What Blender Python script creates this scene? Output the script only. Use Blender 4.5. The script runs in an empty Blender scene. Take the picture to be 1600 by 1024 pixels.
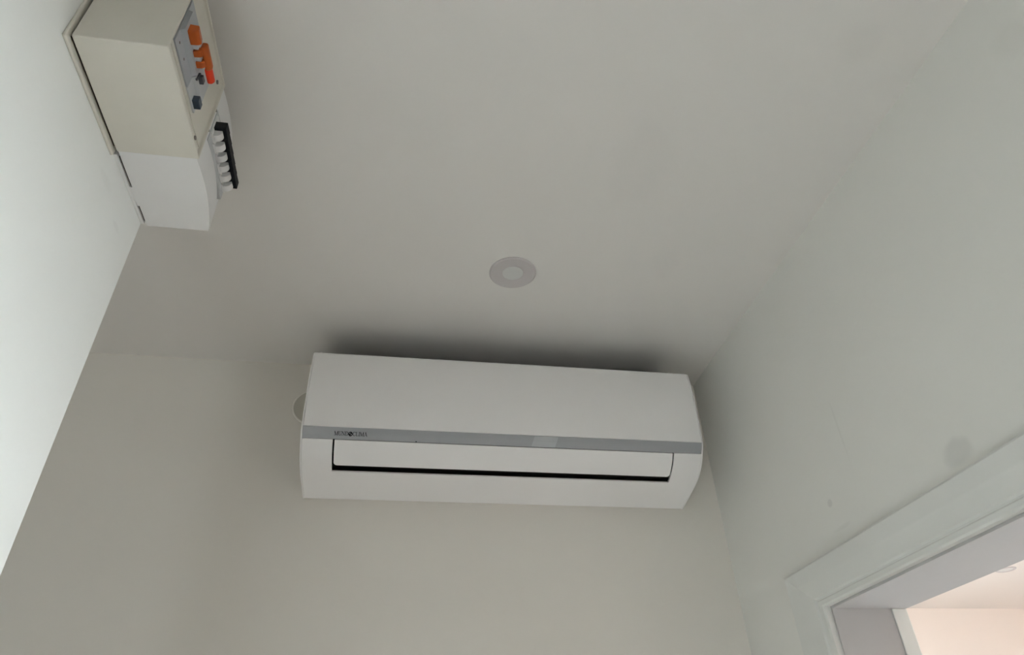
import bpy, math
from mathutils import Matrix, Vector

# ------------------------------------------------------------------ camera, sky, light, exposure
SC = bpy.context.scene
COL = SC.collection
CZ = 1.72                                   # camera height; all "rel" heights below are measured from it
cam_d = bpy.data.cameras.new('camera'); cam = bpy.data.objects.new('camera', cam_d); COL.objects.link(cam)
cam_d.sensor_width = 36.0; cam_d.lens = 1065.67 / 1600 * 36.0; cam_d.clip_start = 0.01
RX = Vector((0.98741986, -0.15489103, -0.03179288))
DN = Vector((0.06535456, 0.58287651, -0.80992824))
FW = Vector((0.14398194, 0.79766142, 0.58566668))
m3 = Matrix((RX, -DN, -FW)).transposed()
cam.matrix_world = Matrix.Translation((0, 0, CZ)) @ m3.to_4x4()
SC.camera = cam

world = bpy.data.worlds.new('overcast_sky'); SC.world = world; world.use_nodes = True
bg = world.node_tree.nodes['Background']
bg.inputs[0].default_value = (0.90, 0.97, 1.0, 1); bg.inputs[1].default_value = 7.9

def portal(name, loc, rot, sx, sy):         # only guides the sampling of the sky through an opening
    l = bpy.data.lights.new(name, 'AREA'); l.shape = 'RECTANGLE'; l.size = sx; l.size_y = sy
    l.cycles.is_portal = True
    o = bpy.data.objects.new(name, l); COL.objects.link(o); o.location = loc; o.rotation_euler = rot
    return o

vs = SC.view_settings
vs.view_transform = 'Standard'; vs.look = 'None'; vs.gamma = 1; vs.use_curve_mapping = False
vs.exposure = 1.0
try:
    SC.cycles.diffuse_bounces = 8; SC.cycles.max_bounces = 16; SC.cycles.transparent_max_bounces = 16
except Exception:
    pass

# ------------------------------------------------------------------ main measures (metres)
H = CZ + 0.878          # ceiling
YB = 1.395              # wall behind the air conditioner
XR = 0.712              # right wall
XL = -0.385             # left wall
TW = 0.133              # thickness of the right wall
YO, ZO = 1.087, CZ + 0.270      # far side and top of the door opening
YN = 0.335              # near side of the door opening
YREAR = -1.7
XALC = -1.45
YEND = 0.760            # where the left wall ends
X2, Y2A, Y2B = 3.85, 0.30, 3.56  # side room

# ------------------------------------------------------------------ materials
def mat(name, col, rough=0.6, spec=0.4, metal=0.0, bump=0.0, bscale=60.0, var=0.0, vscale=3.0):
    m = bpy.data.materials.new(name); m.use_nodes = True
    nt = m.node_tree; b = nt.nodes['Principled BSDF']
    b.inputs['Base Color'].default_value = (*col, 1); b.inputs['Roughness'].default_value = rough
    b.inputs['Specular IOR Level'].default_value = spec; b.inputs['Metallic'].default_value = metal
    tc = nt.nodes.new('ShaderNodeTexCoord')
    if var > 0:
        n = nt.nodes.new('ShaderNodeTexNoise'); n.inputs['Scale'].default_value = vscale; n.inputs['Detail'].default_value = 4
        nt.links.new(tc.outputs['Object'], n.inputs['Vector'])
        mx = nt.nodes.new('ShaderNodeMix'); mx.data_type = 'RGBA'; mx.name = 'variation'
        mx.inputs[6].default_value = (*[c * (1 - var) for c in col], 1); mx.inputs[7].default_value = (*[min(1, c * (1 + var)) for c in col], 1)
        nt.links.new(n.outputs['Fac'], mx.inputs[0]); nt.links.new(mx.outputs[2], b.inputs['Base Color'])
    if bump > 0:
        n = nt.nodes.new('ShaderNodeTexNoise'); n.inputs['Scale'].default_value = bscale; n.inputs['Detail'].default_value = 3
        nt.links.new(tc.outputs['Object'], n.inputs['Vector'])
        bp = nt.nodes.new('ShaderNodeBump'); bp.inputs['Strength'].default_value = bump; bp.inputs['Distance'].default_value = 0.004
        nt.links.new(n.outputs['Fac'], bp.inputs['Height']); nt.links.new(bp.outputs['Normal'], b.inputs['Normal'])
    return m

def add_stains(m, stains):
    """grease and filler marks: (centre in world metres, radius, colour factor)"""
    nt = m.node_tree; b = nt.nodes['Principled BSDF']
    src = b.inputs['Base Color'].links[0].from_socket
    geo = nt.nodes.new('ShaderNodeNewGeometry')
    wob = nt.nodes.new('ShaderNodeTexNoise'); wob.inputs['Scale'].default_value = 25
    nt.links.new(geo.outputs['Position'], wob.inputs['Vector'])
    for c, sc, fac in stains:
        s = nt.nodes.new('ShaderNodeVectorMath'); s.operation = 'SUBTRACT'; s.inputs[1].default_value = c
        nt.links.new(geo.outputs['Position'], s.inputs[0])
        d = nt.nodes.new('ShaderNodeVectorMath'); d.operation = 'DIVIDE'; d.inputs[1].default_value = sc
        nt.links.new(s.outputs[0], d.inputs[0])
        l = nt.nodes.new('ShaderNodeVectorMath'); l.operation = 'LENGTH'; nt.links.new(d.outputs[0], l.inputs[0])
        ad = nt.nodes.new('ShaderNodeMath'); ad.operation = 'ADD'
        nt.links.new(l.outputs['Value'], ad.inputs[0]); nt.links.new(wob.outputs['Fac'], ad.inputs[1])
        r = nt.nodes.new('ShaderNodeMapRange'); r.interpolation_type = 'SMOOTHSTEP'
        r.inputs['From Min'].default_value = 1.0; r.inputs['From Max'].default_value = 1.75
        r.inputs['To Min'].default_value = fac; r.inputs['To Max'].default_value = 1.0
        nt.links.new(ad.outputs[0], r.inputs['Value'])
        mu = nt.nodes.new('ShaderNodeVectorMath'); mu.operation = 'SCALE'
        nt.links.new(src, mu.inputs[0]); nt.links.new(r.outputs['Result'], mu.inputs['Scale'])
        src = mu.outputs[0]
    nt.links.new(src, b.inputs['Base Color'])

M = {}
M['wall_back'] = mat('warm_white_paint', (0.81, 0.78, 0.735), 0.75, 0.25, bump=0.10, bscale=35, var=0.012, vscale=4)
M['wall_right'] = mat('white_paint', (0.79, 0.79, 0.76), 0.65, 0.3, bump=0.14, bscale=30, var=0.015, vscale=5)
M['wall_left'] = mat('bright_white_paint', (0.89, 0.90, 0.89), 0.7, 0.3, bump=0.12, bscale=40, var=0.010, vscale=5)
M['ceiling'] = mat('ceiling_paint', (0.785, 0.762, 0.742), 0.8, 0.2, bump=0.08, bscale=25, var=0.015, vscale=3)
M['peach'] = mat('peach_paint', (0.86, 0.765, 0.71), 0.8, 0.2, bump=0.05, var=0.01)
M['peach_ceiling'] = mat('side_room_ceiling_paint', (0.84, 0.785, 0.75), 0.8, 0.2, var=0.01)
M['wood'] = mat('brown_wood_floor', (0.11, 0.08, 0.06), 0.45, 0.4, var=0.12, vscale=6)
M['floor'] = mat('pale_floor_tile', (0.50, 0.48, 0.45), 0.45, 0.4, var=0.05, vscale=8)
M['ground'] = mat('pale_paving_ground', (0.72, 0.72, 0.70), 0.9, 0.2, var=0.1)
M['gloss_trim'] = mat('white_gloss_trim', (0.73, 0.74, 0.72), 0.38, 0.45, bump=0.20, bscale=45, var=0.02, vscale=12)
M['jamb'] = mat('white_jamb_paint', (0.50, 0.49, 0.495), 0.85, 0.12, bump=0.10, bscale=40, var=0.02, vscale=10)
M['ac_white'] = mat('white_ac_plastic', (0.86, 0.845, 0.85), 0.38, 0.45)
M['ac_grey'] = mat('silver_grey_plastic', (0.37, 0.38, 0.405), 0.30, 0.5)
M['ac_reflection'] = mat('painted_reflection', (0.50, 0.525, 0.55), 0.18, 0.5)  # paler tone for the reflection painted on the stripe
M['black'] = mat('dark_outlet_plastic', (0.006, 0.007, 0.006), 0.6, 0.2)
M['ink'] = mat('black_ink', (0.012, 0.012, 0.014), 0.6, 0.2)
M['cream'] = mat('aged_cream_plastic', (0.70, 0.67, 0.605), 0.42, 0.4, bump=0.06, bscale=80, var=0.05, vscale=22)
M['cool_white'] = mat('white_plastic', (0.79, 0.78, 0.785), 0.40, 0.4, bump=0.04, bscale=80, var=0.02, vscale=18)
M['gap'] = mat('dark_brown_gap', (0.05, 0.042, 0.03), 0.9, 0.1)  # dark brown core showing in the gap behind the covers
M['device_grey'] = mat('blue_grey_plastic', (0.42, 0.44, 0.47), 0.45, 0.4)
M['device_light'] = mat('pale_grey_plastic', (0.53, 0.54, 0.555), 0.4, 0.4)
M['dark_grey'] = mat('dark_grey_plastic', (0.10, 0.105, 0.115), 0.5, 0.4)
M['orange'] = mat('orange_plastic', (0.50, 0.095, 0.008), 0.4, 0.4)
M['red'] = mat('red_plastic', (0.85, 0.05, 0.01), 0.4, 0.4)
M['navy'] = mat('dark_blue_plastic', (0.03, 0.05, 0.075), 0.4, 0.4)
M['black_lever'] = mat('black_lever_plastic', (0.005, 0.006, 0.010), 0.6, 0.2)
M['screw'] = mat('dull_screw_metal', (0.26, 0.23, 0.22), 0.5, 0.4, metal=0.5)
M['ring'] = mat('satin_grey_lilac_metal', (0.60, 0.565, 0.57), 0.5, 0.3)
M['lens'] = mat('frosted_lens', (0.66, 0.66, 0.655), 0.3, 0.4)
M['patch'] = mat('filler_patch', (0.60, 0.58, 0.52), 0.8, 0.2, var=0.02)
M['patch_rim'] = mat('filler_rim', (0.80, 0.775, 0.73), 0.8, 0.2)
M['frame'] = mat('white_window_frame', (0.8, 0.8, 0.8), 0.4, 0.4)
g = bpy.data.materials.new('window_glass'); g.use_nodes = True
nt = g.node_tree; nt.nodes.remove(nt.nodes['Principled BSDF'])
tr = nt.nodes.new('ShaderNodeBsdfTransparent'); gl = nt.nodes.new('ShaderNodeBsdfGlossy'); gl.inputs['Roughness'].default_value = 0.02
fr = nt.nodes.new('ShaderNodeFresnel'); fr.inputs['IOR'].default_value = 1.45; mx = nt.nodes.new('ShaderNodeMixShader')
nt.links.new(fr.outputs[0], mx.inputs[0]); nt.links.new(tr.outputs[0], mx.inputs[1]); nt.links.new(gl.outputs[0], mx.inputs[2])
nt.links.new(mx.outputs[0], nt.nodes['Material Output'].inputs['Surface'])
M['glass'] = g
add_stains(M['wall_right'], [((XR, 1.004, CZ + 0.415), (1, 0.006, 0.006), 0.88), ((XR, 0.712, CZ + 0.370), (1, 0.024, 0.020), 0.87), 
                             ((XR, 0.921, CZ + 0.51), (1, 0.003, 0.060), 0.96), ((XR, 0.371, CZ + 0.77), (1, 0.025, 0.03), 0.965), ((XR, 0.99, CZ + 0.37), (1, 0.03, 0.004), 0.95)])
add_stains(M['ceiling'], [((0.60, 0.46, H), (0.035, 0.03, 1), 0.97), ((0.36, 0.72, H), (0.06, 0.10, 1), 0.98), ((0.48, 0.95, H), (0.03, 0.05, 1), 0.98)])
add_stains(M['wall_left'], [((XL, 0.70, CZ + 0.635), (1, 0.012, 0.005), 0.96), ((XL, 0.64, CZ + 0.655), (1, 0.02, 0.008), 0.97)])

# ------------------------------------------------------------------ mesh helpers
class MB:
    def __init__(s): s.v = []; s.f = []
    def add(s, vs, fs):
        o = len(s.v); s.v += [tuple(p) for p in vs]; s.f += [tuple(i + o for i in f) for f in fs]; return s
    def box(s, x0, x1, y0, y1, z0, z1):
        v = [(x, y, z) for z in (z0, z1) for y in (y0, y1) for x in (x0, x1)]
        return s.add(v, [(0, 2, 3, 1), (4, 5, 7, 6), (0, 1, 5, 4), (2, 6, 7, 3), (0, 4, 6, 2), (1, 3, 7, 5)])
    def prism(s, pts, axis, a, b):
        """polygon pts (2D, in the two other axes in order) extruded along axis from a to b"""
        def P(p, t):
            q = list(p); q.insert(axis, t); return q
        n = len(pts)
        return s.add([P(p, a) for p in pts] + [P(p, b) for p in pts],
                     [tuple(range(n)), tuple(range(2 * n - 1, n - 1, -1))] + [(i, i + n, (i + 1) % n + n, (i + 1) % n) for i in range(n)])
    def disc(s, c, axis, r, a, b, n=32, r2=None):
        """solid cylinder (or cone frustum) about axis through c (2D)"""
        def ring(t, rr):
            out = []
            for k in range(n):
                q = [c[0] + rr * math.cos(2 * math.pi * k / n), c[1] + rr * math.sin(2 * math.pi * k / n)]; q.insert(axis, t); out.append(q)
            return out
        return s.add(ring(a, r) + ring(b, r if r2 is None else r2),
                     [tuple(range(n)), tuple(range(2 * n - 1, n - 1, -1))] + [(i, i + n, (i + 1) % n + n, (i + 1) % n) for i in range(n)])
    def lathe(s, c, axis, prof, n=48):
        """prof: closed loop of (r, t)"""
        m = len(prof); vs = []
        for k in range(n):
            for r, t in prof:
                q = [c[0] + r * math.cos(2 * math.pi * k / n), c[1] + r * math.sin(2 * math.pi * k / n)]; q.insert(axis, t); vs.append(q)
        return s.add(vs, [(k * m + i, k * m + (i + 1) % m, ((k + 1) % n) * m + (i + 1) % m, ((k + 1) % n) * m + i) for k in range(n) for i in range(m)])
    def build(s, name, m, parent=None, smooth=None, bevel=0.0, seg=2):
        me = bpy.data.meshes.new(name); me.from_pydata(s.v, [], s.f)
        import bmesh
        bm = bmesh.new(); bm.from_mesh(me); bmesh.ops.recalc_face_normals(bm, faces=bm.faces); bm.to_mesh(me); bm.free()
        me.materials.append(M[m])
        if smooth is not None:
            me.polygons.foreach_set('use_smooth', [True] * len(me.polygons)); me.set_sharp_from_angle(angle=math.radians(smooth))
        o = bpy.data.objects.new(name, me); COL.objects.link(o)
        if parent: attach(o, parent)
        if bevel:
            b = o.modifiers.new('bevel', 'BEVEL'); b.width = bevel; b.segments = seg; b.limit_method = 'ANGLE'; b.angle_limit = math.radians(35)
            b.harden_normals = False
        return o

def attach(o, p):
    o.parent = p
    o.matrix_parent_inverse = world_of(p).inverted()
def world_of(p):
    m = Matrix.LocRotScale(p.location, p.rotation_euler, p.scale)
    return m if p.parent is None else world_of(p.parent) @ p.matrix_parent_inverse @ m
def empty(name, loc):
    o = bpy.data.objects.new(name, None); COL.objects.link(o); o.location = loc; o.empty_display_size = 0.05; return o
def tag(o, label=None, cat=None, group=None, kind=None):
    for k, v in (('label', label), ('category', cat), ('group', group), ('kind', kind)):
        if v: o[k] = v
    return o
def struct(o, label, cat): return tag(o, label, cat, kind='structure')

def wall_holes(axis, a, b, u0, u1, z0, z1, holes):
    """slab normal to axis (0 or 1) between a and b, with rectangular holes (u0,u1,z0,z1)"""
    us = sorted({u0, u1, *[h[0] for h in holes], *[h[1] for h in holes]}); zs = sorted({z0, z1, *[h[2] for h in holes], *[h[3] for h in holes]})
    us = [u for u in us if u0 <= u <= u1]; zs = [z for z in zs if z0 <= z <= z1]
    def solid(i, j):
        if not (0 <= i < len(us) - 1 and 0 <= j < len(zs) - 1): return False
        uc, zc = (us[i] + us[i + 1]) / 2, (zs[j] + zs[j + 1]) / 2
        return not any(h[0] < uc < h[1] and h[2] < zc < h[3] for h in holes)
    mb = MB(); idx = {}
    def V(t, i, j):
        k = (t, i, j)
        if k not in idx:
            p = [us[i], zs[j]]; p.insert(axis, (a, b)[t]); idx[k] = len(mb.v); mb.v.append(tuple(p))
        return idx[k]
    for i in range(len(us) - 1):
        for j in range(len(zs) - 1):
            if not solid(i, j): continue
            for t in (0, 1): mb.f.append((V(t, i, j), V(t, i + 1, j), V(t, i + 1, j + 1), V(t, i, j + 1)))
            for di, dj, e in ((-1, 0, ((i, j), (i, j + 1))), (1, 0, ((i + 1, j), (i + 1, j + 1))), (0, -1, ((i, j), (i + 1, j))), (0, 1, ((i, j + 1), (i + 1, j + 1)))):
                if not solid(i + di, j + dj): mb.f.append((V(0, *e[0]), V(0, *e[1]), V(1, *e[1]), V(1, *e[0])))
    return mb

# ------------------------------------------------------------------ the room
WIN = (-0.46, 0.06, 0.10, 1.72)             # glazed entrance in the right wall beside the camera (y0,y1,z0,z1)
WIN2 = (1.8, 3.0, 1.05, 2.00)               # side room window and the added one below (x0,x1,z0,z1) and (y0,y1,z0,z1)
ADDED_WIN3 = (0.34, 3.00, 0.25, 1.95)  # unseen opening, added to throw daylight through the doorway onto the left wall
ADDED_WIN4 = (-1.28, -0.72, 0.95, 1.62)           # unseen window added to brighten the recess (x0,x1,z0,z1)
struct(MB().box(XALC - 0.1, XR + TW, YREAR - 0.1, YB + 0.1, -0.1, 0).build('floor', 'floor'), 'pale floor of the narrow hallway', 'floor')
struct(MB().box(XALC - 0.1, XR + TW * 0.5, YREAR - 0.1, YB + 0.1, H, H + 0.12).build('ceiling', 'ceiling'), 'plain white ceiling above the air conditioner', 'ceiling')
struct(MB().box(XALC - 0.1, XR, YB, YB + 0.12, 0, H).build('wall_back', 'wall_back'), 'off-white wall carrying the air conditioner', 'wall')
struct(MB().box(XL - 0.12, XL, YREAR, YEND, 0, H).build('wall_left', 'wall_left', bevel=0.004), 'bright white wall with the electrical boxes', 'wall')
struct(wall_holes(0, XR, XR + TW, YREAR, Y2B + 0.1, 0, H + 0.12, [(YN, YO, 0, ZO), WIN]).build('wall_right', 'wall_right'), 'grey-white wall pierced by the doorway', 'wall')
struct(wall_holes(1, YREAR - 0.1, YREAR, XALC - 0.1, XR, 0, H, [ADDED_WIN4]).build('wall_rear', 'wall_back'), 'white wall closing the hallway behind the viewer', 'wall')
struct(MB().box(XALC - 0.1, XALC, YREAR, YB, 0, H).build('wall_alcove', 'wall_back'), 'off-white wall at the end of the recess', 'wall')
# side room
struct(MB().box(XR + TW, X2, Y2A, Y2B, -0.1, 0).build('floor_side_room', 'wood'), 'brown wooden floor of the room through the doorway', 'floor')
struct(MB().box(XR + TW, X2 + 0.1, Y2A - 0.1, Y2B + 0.1, H, H + 0.12).build('ceiling_side_room', 'peach_ceiling'), 'pinkish bright ceiling seen through the doorway', 'ceiling')
struct(MB().box(XR + TW, X2 + 0.1, Y2B, Y2B + 0.1, 0, H).build('wall_side_room_back', 'peach'), 'bright peach wall seen through the doorway', 'wall')
struct(wall_holes(0, X2, X2 + 0.1, Y2A, Y2B, 0, H, [ADDED_WIN3]).build('wall_side_room_right', 'peach'), 'peach wall at the far side of the next room', 'wall')
struct(wall_holes(1, Y2A - 0.1, Y2A, XR + TW, X2 + 0.1, 0, H, [WIN2]).build('wall_side_room_front', 'peach'), 'peach window wall of the next room', 'wall')
struct(MB().box(-30, 30, -30, 30, -0.25, -0.15).build('ground', 'ground'), 'pale paved ground outside the house', 'ground')

def window(name, axis, a, b, u0, u1, z0, z1, mull, label):
    w = empty(name, (((a + b) / 2, (u0 + u1) / 2, z0) if axis == 0 else ((u0 + u1) / 2, (a + b) / 2, z0)))
    struct(w, label, 'window')
    t = 0.05
    fm = wall_holes(axis, a, b, u0, u1, z0, z1, [(u0 + t + k * (u1 - u0 - t) / mull, u0 + (k + 1) * (u1 - u0 - t) / mull, z0 + t, z1 - t) for k in range(mull)])
    fm.build('window_frame', 'frame', w)
    c = (a + b) / 2
    for k in range(mull):
        p0, p1 = u0 + t + k * (u1 - u0 - t) / mull, u0 + (k + 1) * (u1 - u0 - t) / mull
        mb = MB()
        if axis == 0: mb.box(c - .002, c + .002, p0, p1, z0 + t, z1 - t)
        else: mb.box(p0, p1, c - .002, c + .002, z0 + t, z1 - t)
        mb.build('pane', 'glass', w)
window('window_1', 0, XR + 0.05, XR + 0.10, *WIN, 1, 'glazed white entrance panel beside the viewer')
window('window_2', 1, Y2A - 0.07, Y2A - 0.02, *WIN2, 3, 'wide window of the next room')
window('added_window_3', 0, X2 + 0.03, X2 + 0.08, *ADDED_WIN3, 2, 'added tall glazing that lights the left wall through the doorway')
window('added_window_4', 1, YREAR - 0.08, YREAR - 0.03, *ADDED_WIN4, 1, 'small added window that brightens the recess from the rear')
portal('sky_portal_side_room_far', (X2 + 0.11, (ADDED_WIN3[0] + ADDED_WIN3[1]) / 2, (ADDED_WIN3[2] + ADDED_WIN3[3]) / 2), (0, math.radians(90), 0), ADDED_WIN3[3] - ADDED_WIN3[2], ADDED_WIN3[1] - ADDED_WIN3[0])
portal('sky_portal_recess', ((ADDED_WIN4[0] + ADDED_WIN4[1]) / 2, YREAR - 0.11, (ADDED_WIN4[2] + ADDED_WIN4[3]) / 2), (math.radians(90), 0, 0), ADDED_WIN4[1] - ADDED_WIN4[0], ADDED_WIN4[3] - ADDED_WIN4[2])
portal('sky_portal_entrance', (XR + TW + 0.01, (WIN[0] + WIN[1]) / 2, (WIN[2] + WIN[3]) / 2), (0, math.radians(90), 0), WIN[3] - WIN[2], WIN[1] - WIN[0])
portal('sky_portal_side_room', ((WIN2[0] + WIN2[1]) / 2, Y2A - 0.11, (WIN2[2] + WIN2[3]) / 2), (math.radians(90), 0, 0), WIN2[1] - WIN2[0], WIN2[3] - WIN2[2])

# doorway: jamb lining, stops, mitred casing
door = struct(empty('door_1', (XR, (YN + YO) / 2, 0)), 'white doorway with moulded casing in the right wall', 'doorway')
JT = 0.004
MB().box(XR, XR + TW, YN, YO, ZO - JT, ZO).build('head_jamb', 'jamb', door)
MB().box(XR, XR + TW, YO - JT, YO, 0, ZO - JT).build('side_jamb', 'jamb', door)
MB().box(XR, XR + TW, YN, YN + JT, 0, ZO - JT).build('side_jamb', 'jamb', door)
MB().box(XR + 0.106, XR + TW, YO - JT - 0.003, YO - JT, 0, ZO - JT).build('door_stop', 'gloss_trim', door, bevel=0.0015)
MB().box(XR + 0.106, XR + TW, YN + JT, YN + JT + 0.003, 0, ZO - JT).build('door_stop', 'gloss_trim', door, bevel=0.0015)
CP = [(0, 0), (0, 0.0100), (0.04, 0.0120), (0.13, 0.0120), (0.165, 0.0098), (0.20, 0.0098), (0.24, 0.0122), (0.60, 0.0138), (0.64, 0.0152), (0.95, 0.0165), (1.0, 0.0140), (1.0, 0)]      # (fraction of width, thickness)
WS, WT = 0.094, 0.071
def sweep(a0, a1):
    """quad strip between two profile loops"""
    n = len(CP); mb = MB(); mb.add(a0 + a1, [tuple(range(n)), tuple(range(2 * n - 1, n - 1, -1))] + [(i, (i + 1) % n, (i + 1) % n + n, i + n) for i in range(n)]); return mb
sweep([(XR - t, YO + u * WS, 0) for u, t in CP], [(XR - t, YO + u * WS, ZO + u * WT) for u, t in CP]).build('side_casing', 'gloss_trim', door, smooth=25)
sweep([(XR - t, YO + u * WS, ZO + u * WT) for u, t in CP], [(XR - t, YN - u * WS, ZO + u * WT) for u, t in CP]).build('head_casing', 'gloss_trim', door, smooth=25)
sweep([(XR - t, YN - u * WS, ZO + u * WT) for u, t in CP], [(XR - t, YN - u * WS, 0) for u, t in CP]).build('side_casing', 'gloss_trim', door, smooth=25)

# ------------------------------------------------------------------ air conditioner
AX0, AX1 = -0.195, 0.605
ac = tag(empty('air_conditioner', ((AX0 + AX1) / 2, YB, CZ + 0.53)), 'white wall-mounted split air conditioner with a grey stripe', 'air conditioner')
KEY = [(1.1985, .7830), (1.1925, .7450), (1.1900, .7050), (1.1910, .6600), (1.1950, .6160), (1.2070, .5965), (1.2225, .5780), (1.2430, .5635), (1.2700, .5535), (1.3080, .5450), (1.3520, .5355)]
def catmull(K, n):
    out = []
    for i in range(len(K) - 1):
        p0 = K[max(i - 1, 0)]; p1 = K[i]; p2 = K[i + 1]; p3 = K[min(i + 2, len(K) - 1)]
        for k in range(n):
            t = k / n
            out.append(tuple(0.5 * (2 * p1[d] + (p2[d] - p0[d]) * t + (2 * p0[d] - 5 * p1[d] + 4 * p2[d] - p3[d]) * t * t + (3 * p1[d] - p0[d] - 3 * p2[d] + p3[d]) * t ** 3) for d in (0, 1)))
    out.append(K[-1]); return out
UP = catmull(KEY[:5], 6); LOW = catmull(KEY[5:], 8); STR = [KEY[4], ((KEY[4][0] + KEY[5][0]) / 2 - .0012, (KEY[4][1] + KEY[5][1]) / 2 - .0004), KEY[5]]
def arclen(P):
    s = [0]
    for a, b in zip(P[:-1], P[1:]): s.append(s[-1] + math.dist(a, b))
    return s
def at(P, s, off=0.0):
    S = arclen(P); s = min(max(s, 0), S[-1] - 1e-9)
    for i in range(len(P) - 1):
        if S[i] <= s <= S[i + 1]:
            u = (s - S[i]) / (S[i + 1] - S[i]); d = (P[i + 1][0] - P[i][0], P[i + 1][1] - P[i][1]); L = math.hypot(*d)
            n = (d[1] / L, -d[0] / L)           # outward (towards -y, the room)
            return (P[i][0] + d[0] * u + n[0] * off, P[i][1] + d[1] * u + n[1] * off)
def shell(P, xs, ss, solid, o_out, o_in, xf=None):
    """curved sheet over profile P: cells of the (x, s) grid that are solid"""
    mb = MB(); idx = {}
    def V(t, i, j):
        k = (t, i, j)
        if k not in idx:
            y, z = at(P, ss[j], (o_out, o_in)[t]); idx[k] = len(mb.v); mb.v.append((xs[i] if xf is None else xf(xs[i], ss[j]), y, CZ + z))
        return idx[k]
    ok = lambda i, j: 0 <= i < len(xs) - 1 and 0 <= j < len(ss) - 1 and solid((xs[i] + xs[i + 1]) / 2, (ss[j] + ss[j + 1]) / 2)
    for i in range(len(xs) - 1):
        for j in range(len(ss) - 1):
            if not ok(i, j): continue
            for t in (0, 1): mb.f.append((V(t, i, j), V(t, i + 1, j), V(t, i + 1, j + 1), V(t, i, j + 1)))
            for di, dj, e in ((-1, 0, ((i, j), (i, j + 1))), (1, 0, ((i + 1, j), (i + 1, j + 1))), (0, -1, ((i, j), (i + 1, j))), (0, 1, ((i, j + 1), (i + 1, j + 1)))):
                if not ok(i + di, j + dj): mb.f.append((V(0, *e[0]), V(0, *e[1]), V(1, *e[1]), V(1, *e[0])))
    return mb
def lin(a, b, n): return [a + (b - a) * k / n for k in range(n + 1)]
yes = lambda x, s: True
SW = 0.003
inner = [at(UP, s, -0.0062) for s in lin(0, arclen(UP)[-1], 8)] + [at(LOW, s, -0.024) for s in lin(0.01, arclen(LOW)[-1] - .02, 8)]
body = [(YB - .001, .838), (1.290, .838), (1.238, .802)] + [(1.212, .786)] + inner[1:] + [(1.350, .5395), (YB - .001, .5580)]
MB().prism([(y, CZ + z) for y, z in body], 0, AX0 + SW, AX1 - SW).build('body', 'ac_white', ac, smooth=30)
full = UP + STR[1:-1] + LOW + [(1.356, .5365), (YB - .001, .5570), (YB - .001, .846), (1.290, .846), (1.240, .8100), (1.210, .7920)]
for a, b in ((AX0, AX0 + SW), (AX1 - SW, AX1)):
    MB().prism([(y, CZ + z) for y, z in full], 0, a, b).build('side_panel', 'ac_white', ac, smooth=30, bevel=0.0006, seg=1)
LU = arclen(UP)[-1]
shell(UP, [AX0 + SW + .0003, AX1 - SW - .0003], lin(0, LU - .0006, 20), yes, 0.0, -0.006).build('front_panel', 'ac_white', ac, smooth=40, bevel=0.0008)
# rounded top edge in front of the intake
MB().prism([(y, CZ + z) for y, z in [(1.1995, .7832), (1.2030, .7875), (1.2100, .7920), (1.2400, .8095), (1.2400, .8035), (1.212, .787), (1.2048, .7830)]], 0, AX0 + SW, AX1 - SW).build('top_edge', 'ac_white', ac, smooth=50)
MB().prism([(y, CZ + z) for y, z in [(1.240, .8036), (1.290, .8390), (YB - .001, .8390), (YB - .001, .8381), (1.290, .8381), (1.240, .8028)]], 0, AX0 + SW, AX1 - SW).build('intake_filter', 'black', ac)
for k in range(8):      # intake grille on top
    MB().box(AX0 + SW, AX1 - SW, 1.290 + k * .0125, 1.293 + k * .0125, CZ + .8380, CZ + .8445).build('grille_slat', 'ac_white', ac)
strip = shell(STR, [AX0 + SW + .0003, AX1 - SW - .0003], lin(0, arclen(STR)[-1] - .0004, 6), yes, 0.0, -0.005).build('trim_stripe', 'ac_grey', ac, smooth=40)
strip['label'] = 'silver-grey stripe across the front'
LL = arclen(LOW)[-1]
LX0, LX1 = -0.1355, 0.5435
S_OPEN = 0.0735
def s_of_z(P, z):
    S = arclen(P)
    for i in range(len(P) - 1):
        if P[i][1] >= z >= P[i + 1][1]: return S[i] + (S[i + 1] - S[i]) * (P[i][1] - z) / (P[i][1] - P[i + 1][1])
S_OPEN = s_of_z(LOW, .5556)
S_LOUV = s_of_z(LOW, .5620)
ss = sorted(set(lin(0.0003, LL, 30) + [S_OPEN]))
shell(LOW, [AX0 + SW + .0003, LX0, LX1, AX1 - SW - .0003], ss, lambda x, s: not (LX0 < x < LX1 and s < S_OPEN), 0.0, -0.0035).build('lower_cover', 'ac_white', ac, smooth=40, bevel=0.0006, seg=1)
out = shell(LOW, [LX0 - .004, LX1 + .004], lin(0.0003, S_OPEN + .012, 14), yes, -0.012, -0.0135).build('air_outlet', 'black', ac, smooth=40); out['label'] = 'dark air outlet behind the louver'
MB().prism([(y, CZ + z) for y, z in [at(LOW, S_OPEN + .0002, -.0036), at(LOW, S_OPEN + .012, -.0036), at(LOW, S_OPEN + .012, -.012), at(LOW, S_OPEN + .0002, -.012)]], 0, LX0, LX1).build('outlet_lip', 'black', ac)
R = 0.0065
def louv_x(x, s):
    d = s - (S_LOUV - R); ins = R - math.sqrt(max(R * R - d * d, 0)) if d > 0 else 0
    return x + ins if x < 0.2 else x - ins
louver = shell(LOW, [LX0 + .0036, LX1 - .0034], lin(0.0008, S_LOUV - R, 14) + [S_LOUV - R * (1 - math.sin(a)) for a in lin(0.15, math.pi / 2, 7)], yes, 0.0012, -0.003, louv_x).build('louver', 'ac_white', ac, smooth=40)
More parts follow.
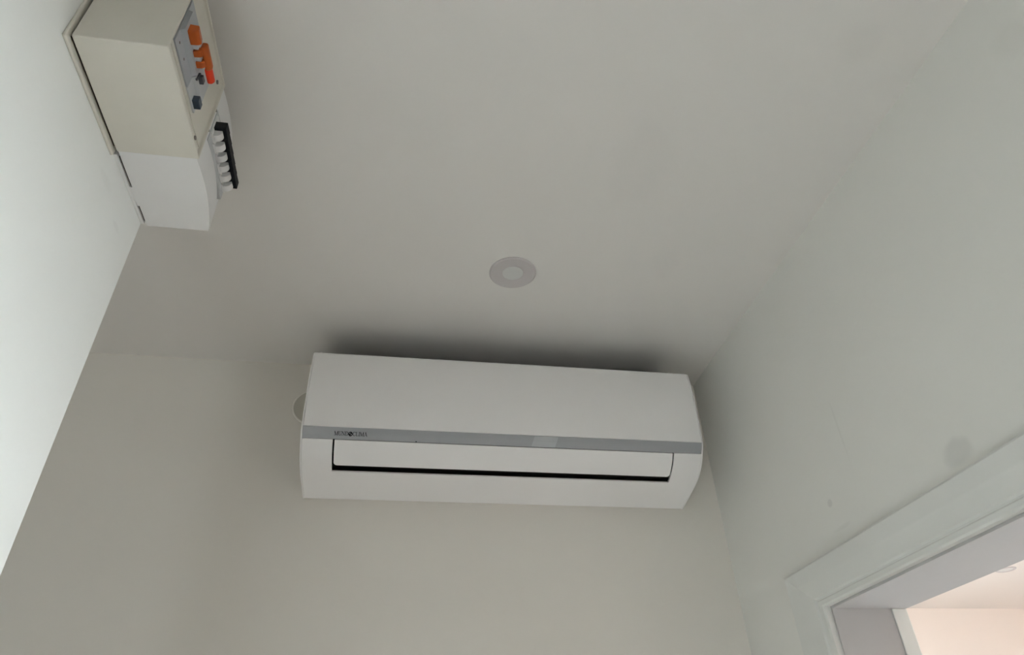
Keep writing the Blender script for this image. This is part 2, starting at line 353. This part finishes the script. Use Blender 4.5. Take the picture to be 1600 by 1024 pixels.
refl = shell(STR, [0.2465, 0.2945], lin(0.0012, arclen(STR)[-1] - .0012, 4), yes, 0.0004, -.001, lambda x, s: x + .0065 * (1 - s / arclen(STR)[-1])).build('reflection_patch', 'ac_reflection', ac); refl['label'] = 'paler patch painted as a reflection in the stripe'  # slanted pale patch stands for a reflection on the stripe
ysd, zsd = at(STR, arclen(STR)[-1] - .0018, 0.0006)
MB().box(0.0200, 0.0222, ysd - .0002, ysd + .001, CZ + zsd - .0008, CZ + zsd + .0008).build('indicator_dot', 'ink', strip)
# lettering on the stripe: serif capitals laid on the stripe surface
SL = arclen(STR)[-1]
TX0, TX1, TH, TS = -0.1335, -0.0720, 0.0078, SL * 0.50
def stroke(a, b, w):
    (ax, ay), (bx, by) = a, b; h = w / 2            # stroke with horizontally cut ends when steep, else box
    if abs(by - ay) > 1e-6: return [(ax - h, ay), (ax + h, ay), (bx + h, by), (bx - h, by)]
    return [(ax, ay - h), (bx, by - h), (bx, by + h), (ax, ay + h)]
def arc(cx, cy, rx, ry, a0, a1, w0, w1, n=14):
    qs = []
    for k in range(n):
        A0, A1 = [math.radians(a0 + (a1 - a0) * t / n) for t in (k, k + 1)]
        def pts(A):
            w = w0 + (w1 - w0) * abs(math.cos(A)); return (cx + (rx - w / 2) * math.cos(A), cy + (ry - w / 2) * math.sin(A)), (cx + (rx + w / 2) * math.cos(A), cy + (ry + w / 2) * math.sin(A))
        p, q = pts(A0); r, s = pts(A1); qs.append([p, q, s, r])
    return qs
TK, TN = 0.17, 0.085
def serif(x, y, w=0.34): return stroke((x - w / 2, y), (x + w / 2, y), 0.06)
GLY = {
 'M': (1.12, [stroke((.16, 0), (.16, 1), TN), stroke((.16, 1), (.55, 0), TK), stroke((.55, 0), (.94, 1), TN), stroke((.94, 0), (.94, 1), TK), serif(.16, .03), serif(.94, .03), serif(.10, .97, .24), serif(1.0, .97, .24)]),
 'U': (0.92, [stroke((.2, .32), (.2, 1), TK), stroke((.74, .32), (.74, 1), TN), serif(.2, .97), serif(.74, .97)] + arc(.47, .32, .27, .29, 180, 360, TN, .13)),
 'N': (0.96, [stroke((.17, 0), (.17, 1), TN), stroke((.17, 1), (.80, 0), TK), stroke((.80, 0), (.80, 1), TN), serif(.17, .03), serif(.12, .97, .24), serif(.80, .97)]),
 'D': (0.92, [stroke((.2, 0), (.2, 1), TK), stroke((.1, .03), (.44, .03), .07), stroke((.1, .97), (.44, .97), .07)] + arc(.42, .5, .40, .47, -90, 90, .07, TK)),
 'C': (0.88, arc(.48, .5, .38, .47, 48, 312, .07, TK) + [stroke((.76, .66), (.78, .95), .07), stroke((.76, .10), (.78, .30), .06)]),
 'L': (0.74, [stroke((.2, 0), (.2, 1), TK), stroke((.08, .03), (.66, .03), .06), stroke((.66, 0), (.68, .26), .06), serif(.2, .97)]),
 'I': (0.42, [stroke((.21, 0), (.21, 1), TK), serif(.21, .03), serif(.21, .97)]),
 'A': (0.92, [stroke((.12, 0), (.46, 1), TN), stroke((.80, 0), (.46, 1), TK), stroke((.22, .33), (.70, .33), .06), serif(.12, .03), serif(.80, .03)]),
}
word = 'MUND@CLIMA'; total = sum(1.15 if c == '@' else GLY[c][0] for c in word); us = (TX1 - TX0) / total
def tp(u, v, off):      # u metres along x, v in letter heights -> point on the stripe
    y, z = at(STR, TS - (v - .5) * TH, off); return (u, y, CZ + z)
def flat_mesh(quads, lift=0.0005):
    mb = MB()
    for q in quads:
        n = len(q); mb.add([tp(u, v, lift) for u, v in q] + [tp(u, v, 0.0) for u, v in q],
                           [tuple(range(n)), tuple(range(2 * n - 1, n - 1, -1))] + [(i, (i + 1) % n, (i + 1) % n + n, i + n) for i in range(n)])
    return mb
u = TX0
for c in word:
    if c == '@':
        w = 1.15 * us; cx = u + w / 2; R0 = 0.58 * us; vr = R0 / TH * 1.15
        ring = [(cx + R0 * math.cos(2 * math.pi * k / 24), .44 + vr * math.sin(2 * math.pi * k / 24)) for k in range(24)]
        flat_mesh([ring], 0.0005).build('globe_emblem', 'ink', strip)
        qs = [[(cx + R0 * (x * .8), .44 + vr * (y * .8)) for x, y in p] for p in ([(-.75, .25), (-.3, .8), (-.05, .5), (-.35, .05)], [(.15, -.1), (.6, .2), (.7, -.25), (.3, -.7)])]
        flat_mesh(qs, 0.0007).build('globe_continents', 'ac_grey', strip)
        u += w; continue
    adv, qs = GLY[c]
    flat_mesh([[(u + px * us, py) for px, py in q] for q in qs]).build('letter', 'ink', strip)
    u += adv * us

# ------------------------------------------------------------------ ceiling downlights
def downlight(x, y, r, rin, label, drop=0.004):
    d = tag(empty('ceiling_downlight', (x, y, H)), label, 'ceiling light', 'recessed downlights')
    MB().lathe((x, y), 2, [(r, H), (r, H - .0015), (r - .003, H - drop), (rin + .006, H - drop), (rin, H - drop + .002), (rin, H)], 56).build('trim_ring', 'ring', d, smooth=35)
    MB().disc((x, y), 2, rin, H - drop + .0022, H, 40).build('lens', 'lens', d)
    return d
downlight(0.1885, 1.0125, 0.0465, 0.0205, 'small round grey downlight above the air conditioner')
downlight(2.812, 2.845, 0.044, 0.030, 'round downlight in the pinkish ceiling through the doorway')

# ------------------------------------------------------------------ filled pipe hole left of the air conditioner
pc = (-0.2095, CZ + 0.766)
pp = tag(empty('pipe_hole_cover', (pc[0], YB, pc[1])), 'round filled pipe hole in the wall left of the air conditioner', 'hole cover')
MB().disc(pc, 1, 0.0405, YB - .0012, YB, 48).build('disc', 'patch', pp)
MB().lathe(pc, 1, [(.0405, YB), (.0405, YB - .0018), (.0420, YB - .0022), (.0440, YB - .0010), (.0445, YB)], 48).build('rim', 'patch_rim', pp, smooth=60)

# ------------------------------------------------------------------ main switch box (near, cream, open front)
def zc(z): return CZ + z
b1 = tag(empty('main_switch_box', (XL, .548, zc(.69))), 'cream plastic switch box with orange levers and an open front', 'switch box')
BX = -0.2800                                # front plane
MB().box(XL, XL + .0042, .4655, .6280, zc(.6850), zc(.8470)).build('back_plate', 'cream', b1, bevel=.0015)
MB().box(XL + .0042, XL + .009, .4730, .6200, zc(.6935), zc(.840)).build('base', 'gap', b1)
def tray(y0, y1, z0, z1, x0, x1, lip, depth):
    """box body whose front is sunk inside a thin lip"""
    mb = MB(); xs = x1 - depth
    o = [(y0, z0), (y1, z0), (y1, z1), (y0, z1)]; i = [(y0 + lip, z0 + lip), (y1 - lip, z0 + lip), (y1 - lip, z1 - lip), (y0 + lip, z1 - lip)]
    V = [(x0, *p) for p in o] + [(x1, *p) for p in o] + [(x1, *p) for p in i] + [(xs, *p) for p in i]
    F = [(0, 1, 2, 3), (12, 13, 14, 15)]
    for k in range(4):
        n = (k + 1) % 4; F += [(k, n, n + 4, k + 4), (k + 4, n + 4, n + 8, k + 8), (k + 8, n + 8, n + 12, k + 12)]
    return mb.add(V, F)
tray(.4680, .6245, zc(.6890), zc(.8440), XL + .0075, BX, .0030, .0045).build('cover', 'cream', b1, bevel=.0014)
PX = BX - .0045                             # sunk panel
for y, z in ((.603, .704), (.607, .826)):
    MB().disc((y, zc(z)), 0, .0028, PX, PX + .0016, 16).build('screw', 'screw', b1)
MB().box(PX - .001, PX + .0015, .4712, .6200, zc(.7070), zc(.7100)).build('inner_rib', 'cream', b1)
# switch block: body, stepped nose, levers
ms = MB().box(PX, BX - .002, .4770, .5390, zc(.7170), zc(.8000)).build('main_switch', 'device_grey', b1, bevel=.0006); ms['label'] = 'blue-grey main switch with orange linked levers'
rc = MB().box(PX, BX - .0022, .5393, .5760, zc(.7170), zc(.8000)).build('residual_current_switch', 'device_light', b1, bevel=.0006); rc['label'] = 'pale grey switch with a dark blue button'
MB().prism([(BX - .002, zc(.738)), (BX + .003, zc(.741)), (BX + .003, zc(.776)), (BX - .002, zc(.779))], 1, .4775, .5385).build('nose', 'device_grey', ms)
MB().prism([(BX - .002, zc(.738)), (BX + .002, zc(.741)), (BX + .002, zc(.776)), (BX - .002, zc(.779))], 1, .5398, .5755).build('nose', 'device_light', rc)
def lever(y0, y1, x1, z0, z1, m, par, name='lever', bev=.0012):
    return MB().prism([(BX + .002, zc(z0)), (BX + x1 - .003, zc(z0 + .0010)), (BX + x1, zc(z0 + .004)), (BX + x1 - .0015, zc(z1 - .001)), (BX + .002, zc(z1))], 1, y0, y1).build(name, m, par, bevel=bev)
lever(.4830, .5010, .0145, .745, .760, 'orange', ms)
for y in (.5095, .5240): lever(y, y + .0085, .0125, .746, .757, 'orange', ms)
MB().prism([(BX + .0105, zc(.751)), (BX + .016, zc(.7515)), (BX + .0185, zc(.756)), (BX + .0175, zc(.763)), (BX + .0105, zc(.763))], 1, .5065, .5385).build('lever_tie_bar', 'orange', ms, bevel=.0022, seg=3)
for y in (.5022, .5180): MB().box(BX + .002, BX + .0095, y, y + .0060, zc(.748), zc(.757)).build('lever_guard', 'device_light', ms, bevel=.0008)
MB().prism([(BX + .0085, zc(.753)), (BX + .0145, zc(.7535)), (BX + .0170, zc(.758)), (BX + .0155, zc(.764)), (BX + .0085, zc(.764))], 1, .5375, .5585).build('lever', 'red', rc, bevel=.0022, seg=3)
MB().prism([(BX + .001, zc(.739)), (BX + .003, zc(.738)), (BX + .0045, zc(.752)), (BX + .001, zc(.752))], 1, .5420, .5440).build('guard_edge', 'dark_grey', rc)
MB().box(BX + .0015, BX + .0070, .5450, .5540, zc(.745), zc(.753)).build('indicator', 'dark_grey', rc, bevel=.0008)
MB().box(BX - .003, BX + .0055, .5590, .5720, zc(.7195), zc(.7300)).build('test_button', 'navy', rc, bevel=.001)
for y in (.487, .508): MB().disc((y, zc(.727)), 0, .0016, BX - .003, BX - .0015, 12).build('terminal_screw', 'screw', ms)

# ------------------------------------------------------------------ circuit breaker box (far, white, bowed cover)
b2 = tag(empty('breaker_box', (XL, .691, zc(.69))), 'white breaker box with bowed cover and row of small black levers', 'switch box')
Y0, Y1 = .6250, .7575
def bow(y):
    t = (y - Y0) / (Y1 - Y0); return -.2835 - .0105 * t + .0058 * 4 * t * (1 - t)
MB().box(XL, XL + .005, .6320, .7565, zc(.6920), zc(.8460)).build('back_plate', 'cool_white', b2, bevel=.001)
MB().box(XL + .005, XL + .0092, .6380, .7530, zc(.6955), zc(.842)).build('base', 'gap', b2)
for y in (.687,): MB().box(XL + .004, XL + .010, y, y + .034, zc(.6922), zc(.700)).build('clip', 'cool_white', b2)
SY0, SY1, SZ0, SZ1 = .6330, .7440, .738, .800
ys_ = sorted(set(lin(Y0, Y1, 20) + [SY0, SY1])); zs_ = [.6905, SZ0, SZ1, .8430]
mb = MB(); idx = {}
def V2(t, i, j):
    k = (t, i, j)
    if k not in idx:
        idx[k] = len(mb.v); mb.v.append(((XL + .0088) if t == 0 else bow(ys_[i]) - (.012 if t == 2 else 0), ys_[i], zc(zs_[j])))
    return idx[k]
slot = lambda i, j: j == 1 and SY0 - 1e-6 <= ys_[i] and ys_[i + 1] <= SY1 + 1e-6
nI, nJ = len(ys_) - 1, 3
for i in range(nI):
    for j in range(nJ):
        mb.f.append((V2(0, i, j), V2(0, i + 1, j), V2(0, i + 1, j + 1), V2(0, i, j + 1)))
        t = 2 if slot(i, j) else 1
        mb.f.append((V2(t, i, j), V2(t, i + 1, j), V2(t, i + 1, j + 1), V2(t, i, j + 1)))
        if slot(i, j):
            for a, b in (((i, j), (i + 1, j)), ((i, j + 1), (i + 1, j + 1))): mb.f.append((V2(1, *a), V2(1, *b), V2(2, *b), V2(2, *a)))
            if not slot(i - 1, j): mb.f.append((V2(1, i, j), V2(1, i, j + 1), V2(2, i, j + 1), V2(2, i, j)))
            if i + 1 >= nI or not slot(i + 1, j): mb.f.append((V2(1, i + 1, j), V2(1, i + 1, j + 1), V2(2, i + 1, j + 1), V2(2, i + 1, j)))
    for j in (0, nJ): mb.f.append((V2(0, i, j), V2(0, i + 1, j), V2(1, i + 1, j), V2(1, i, j)))
for i in (0, nI):
    for j in range(nJ): mb.f.append((V2(0, i, j), V2(0, i, j + 1), V2(1, i, j + 1), V2(1, i, j)))
mb.build('cover', 'cool_white', b2, smooth=30, bevel=.0012)
for y, z in ((.6290, .752), (.6300, .795)):
    MB().disc((y, zc(z)), 0, .0022, bow(y) - .001, bow(y) + .0006, 14).build('screw', 'screw', b2)
for k in range(6):
    y = .6335 + k * .0181; fx = -.2825 - .0006 * k
    br = MB().box(fx - .0100, fx + .0005, y, y + .0178, zc(.7385), zc(.7995)).build('circuit_breaker', 'device_light', b2, bevel=.0005, seg=1)  # grey body tone also stands for the shade on the sunk lower face
    MB().box(fx, fx + .0030, y + .0003, y + .0175, zc(.7520), zc(.790)).build('nose', 'cool_white', br, bevel=.0005, seg=1)
    MB().disc((fx + .0050, zc(.7605)), 1, .0085, y + .0040, y + .0140, 20).build('lever_hub', 'cool_white', br, smooth=40)
    MB().box(fx + .0025, fx + .0180, y + .0001, y + .0180, zc(.7630), zc(.777)).build('lever', 'black_lever', br, bevel=.0006, seg=1)
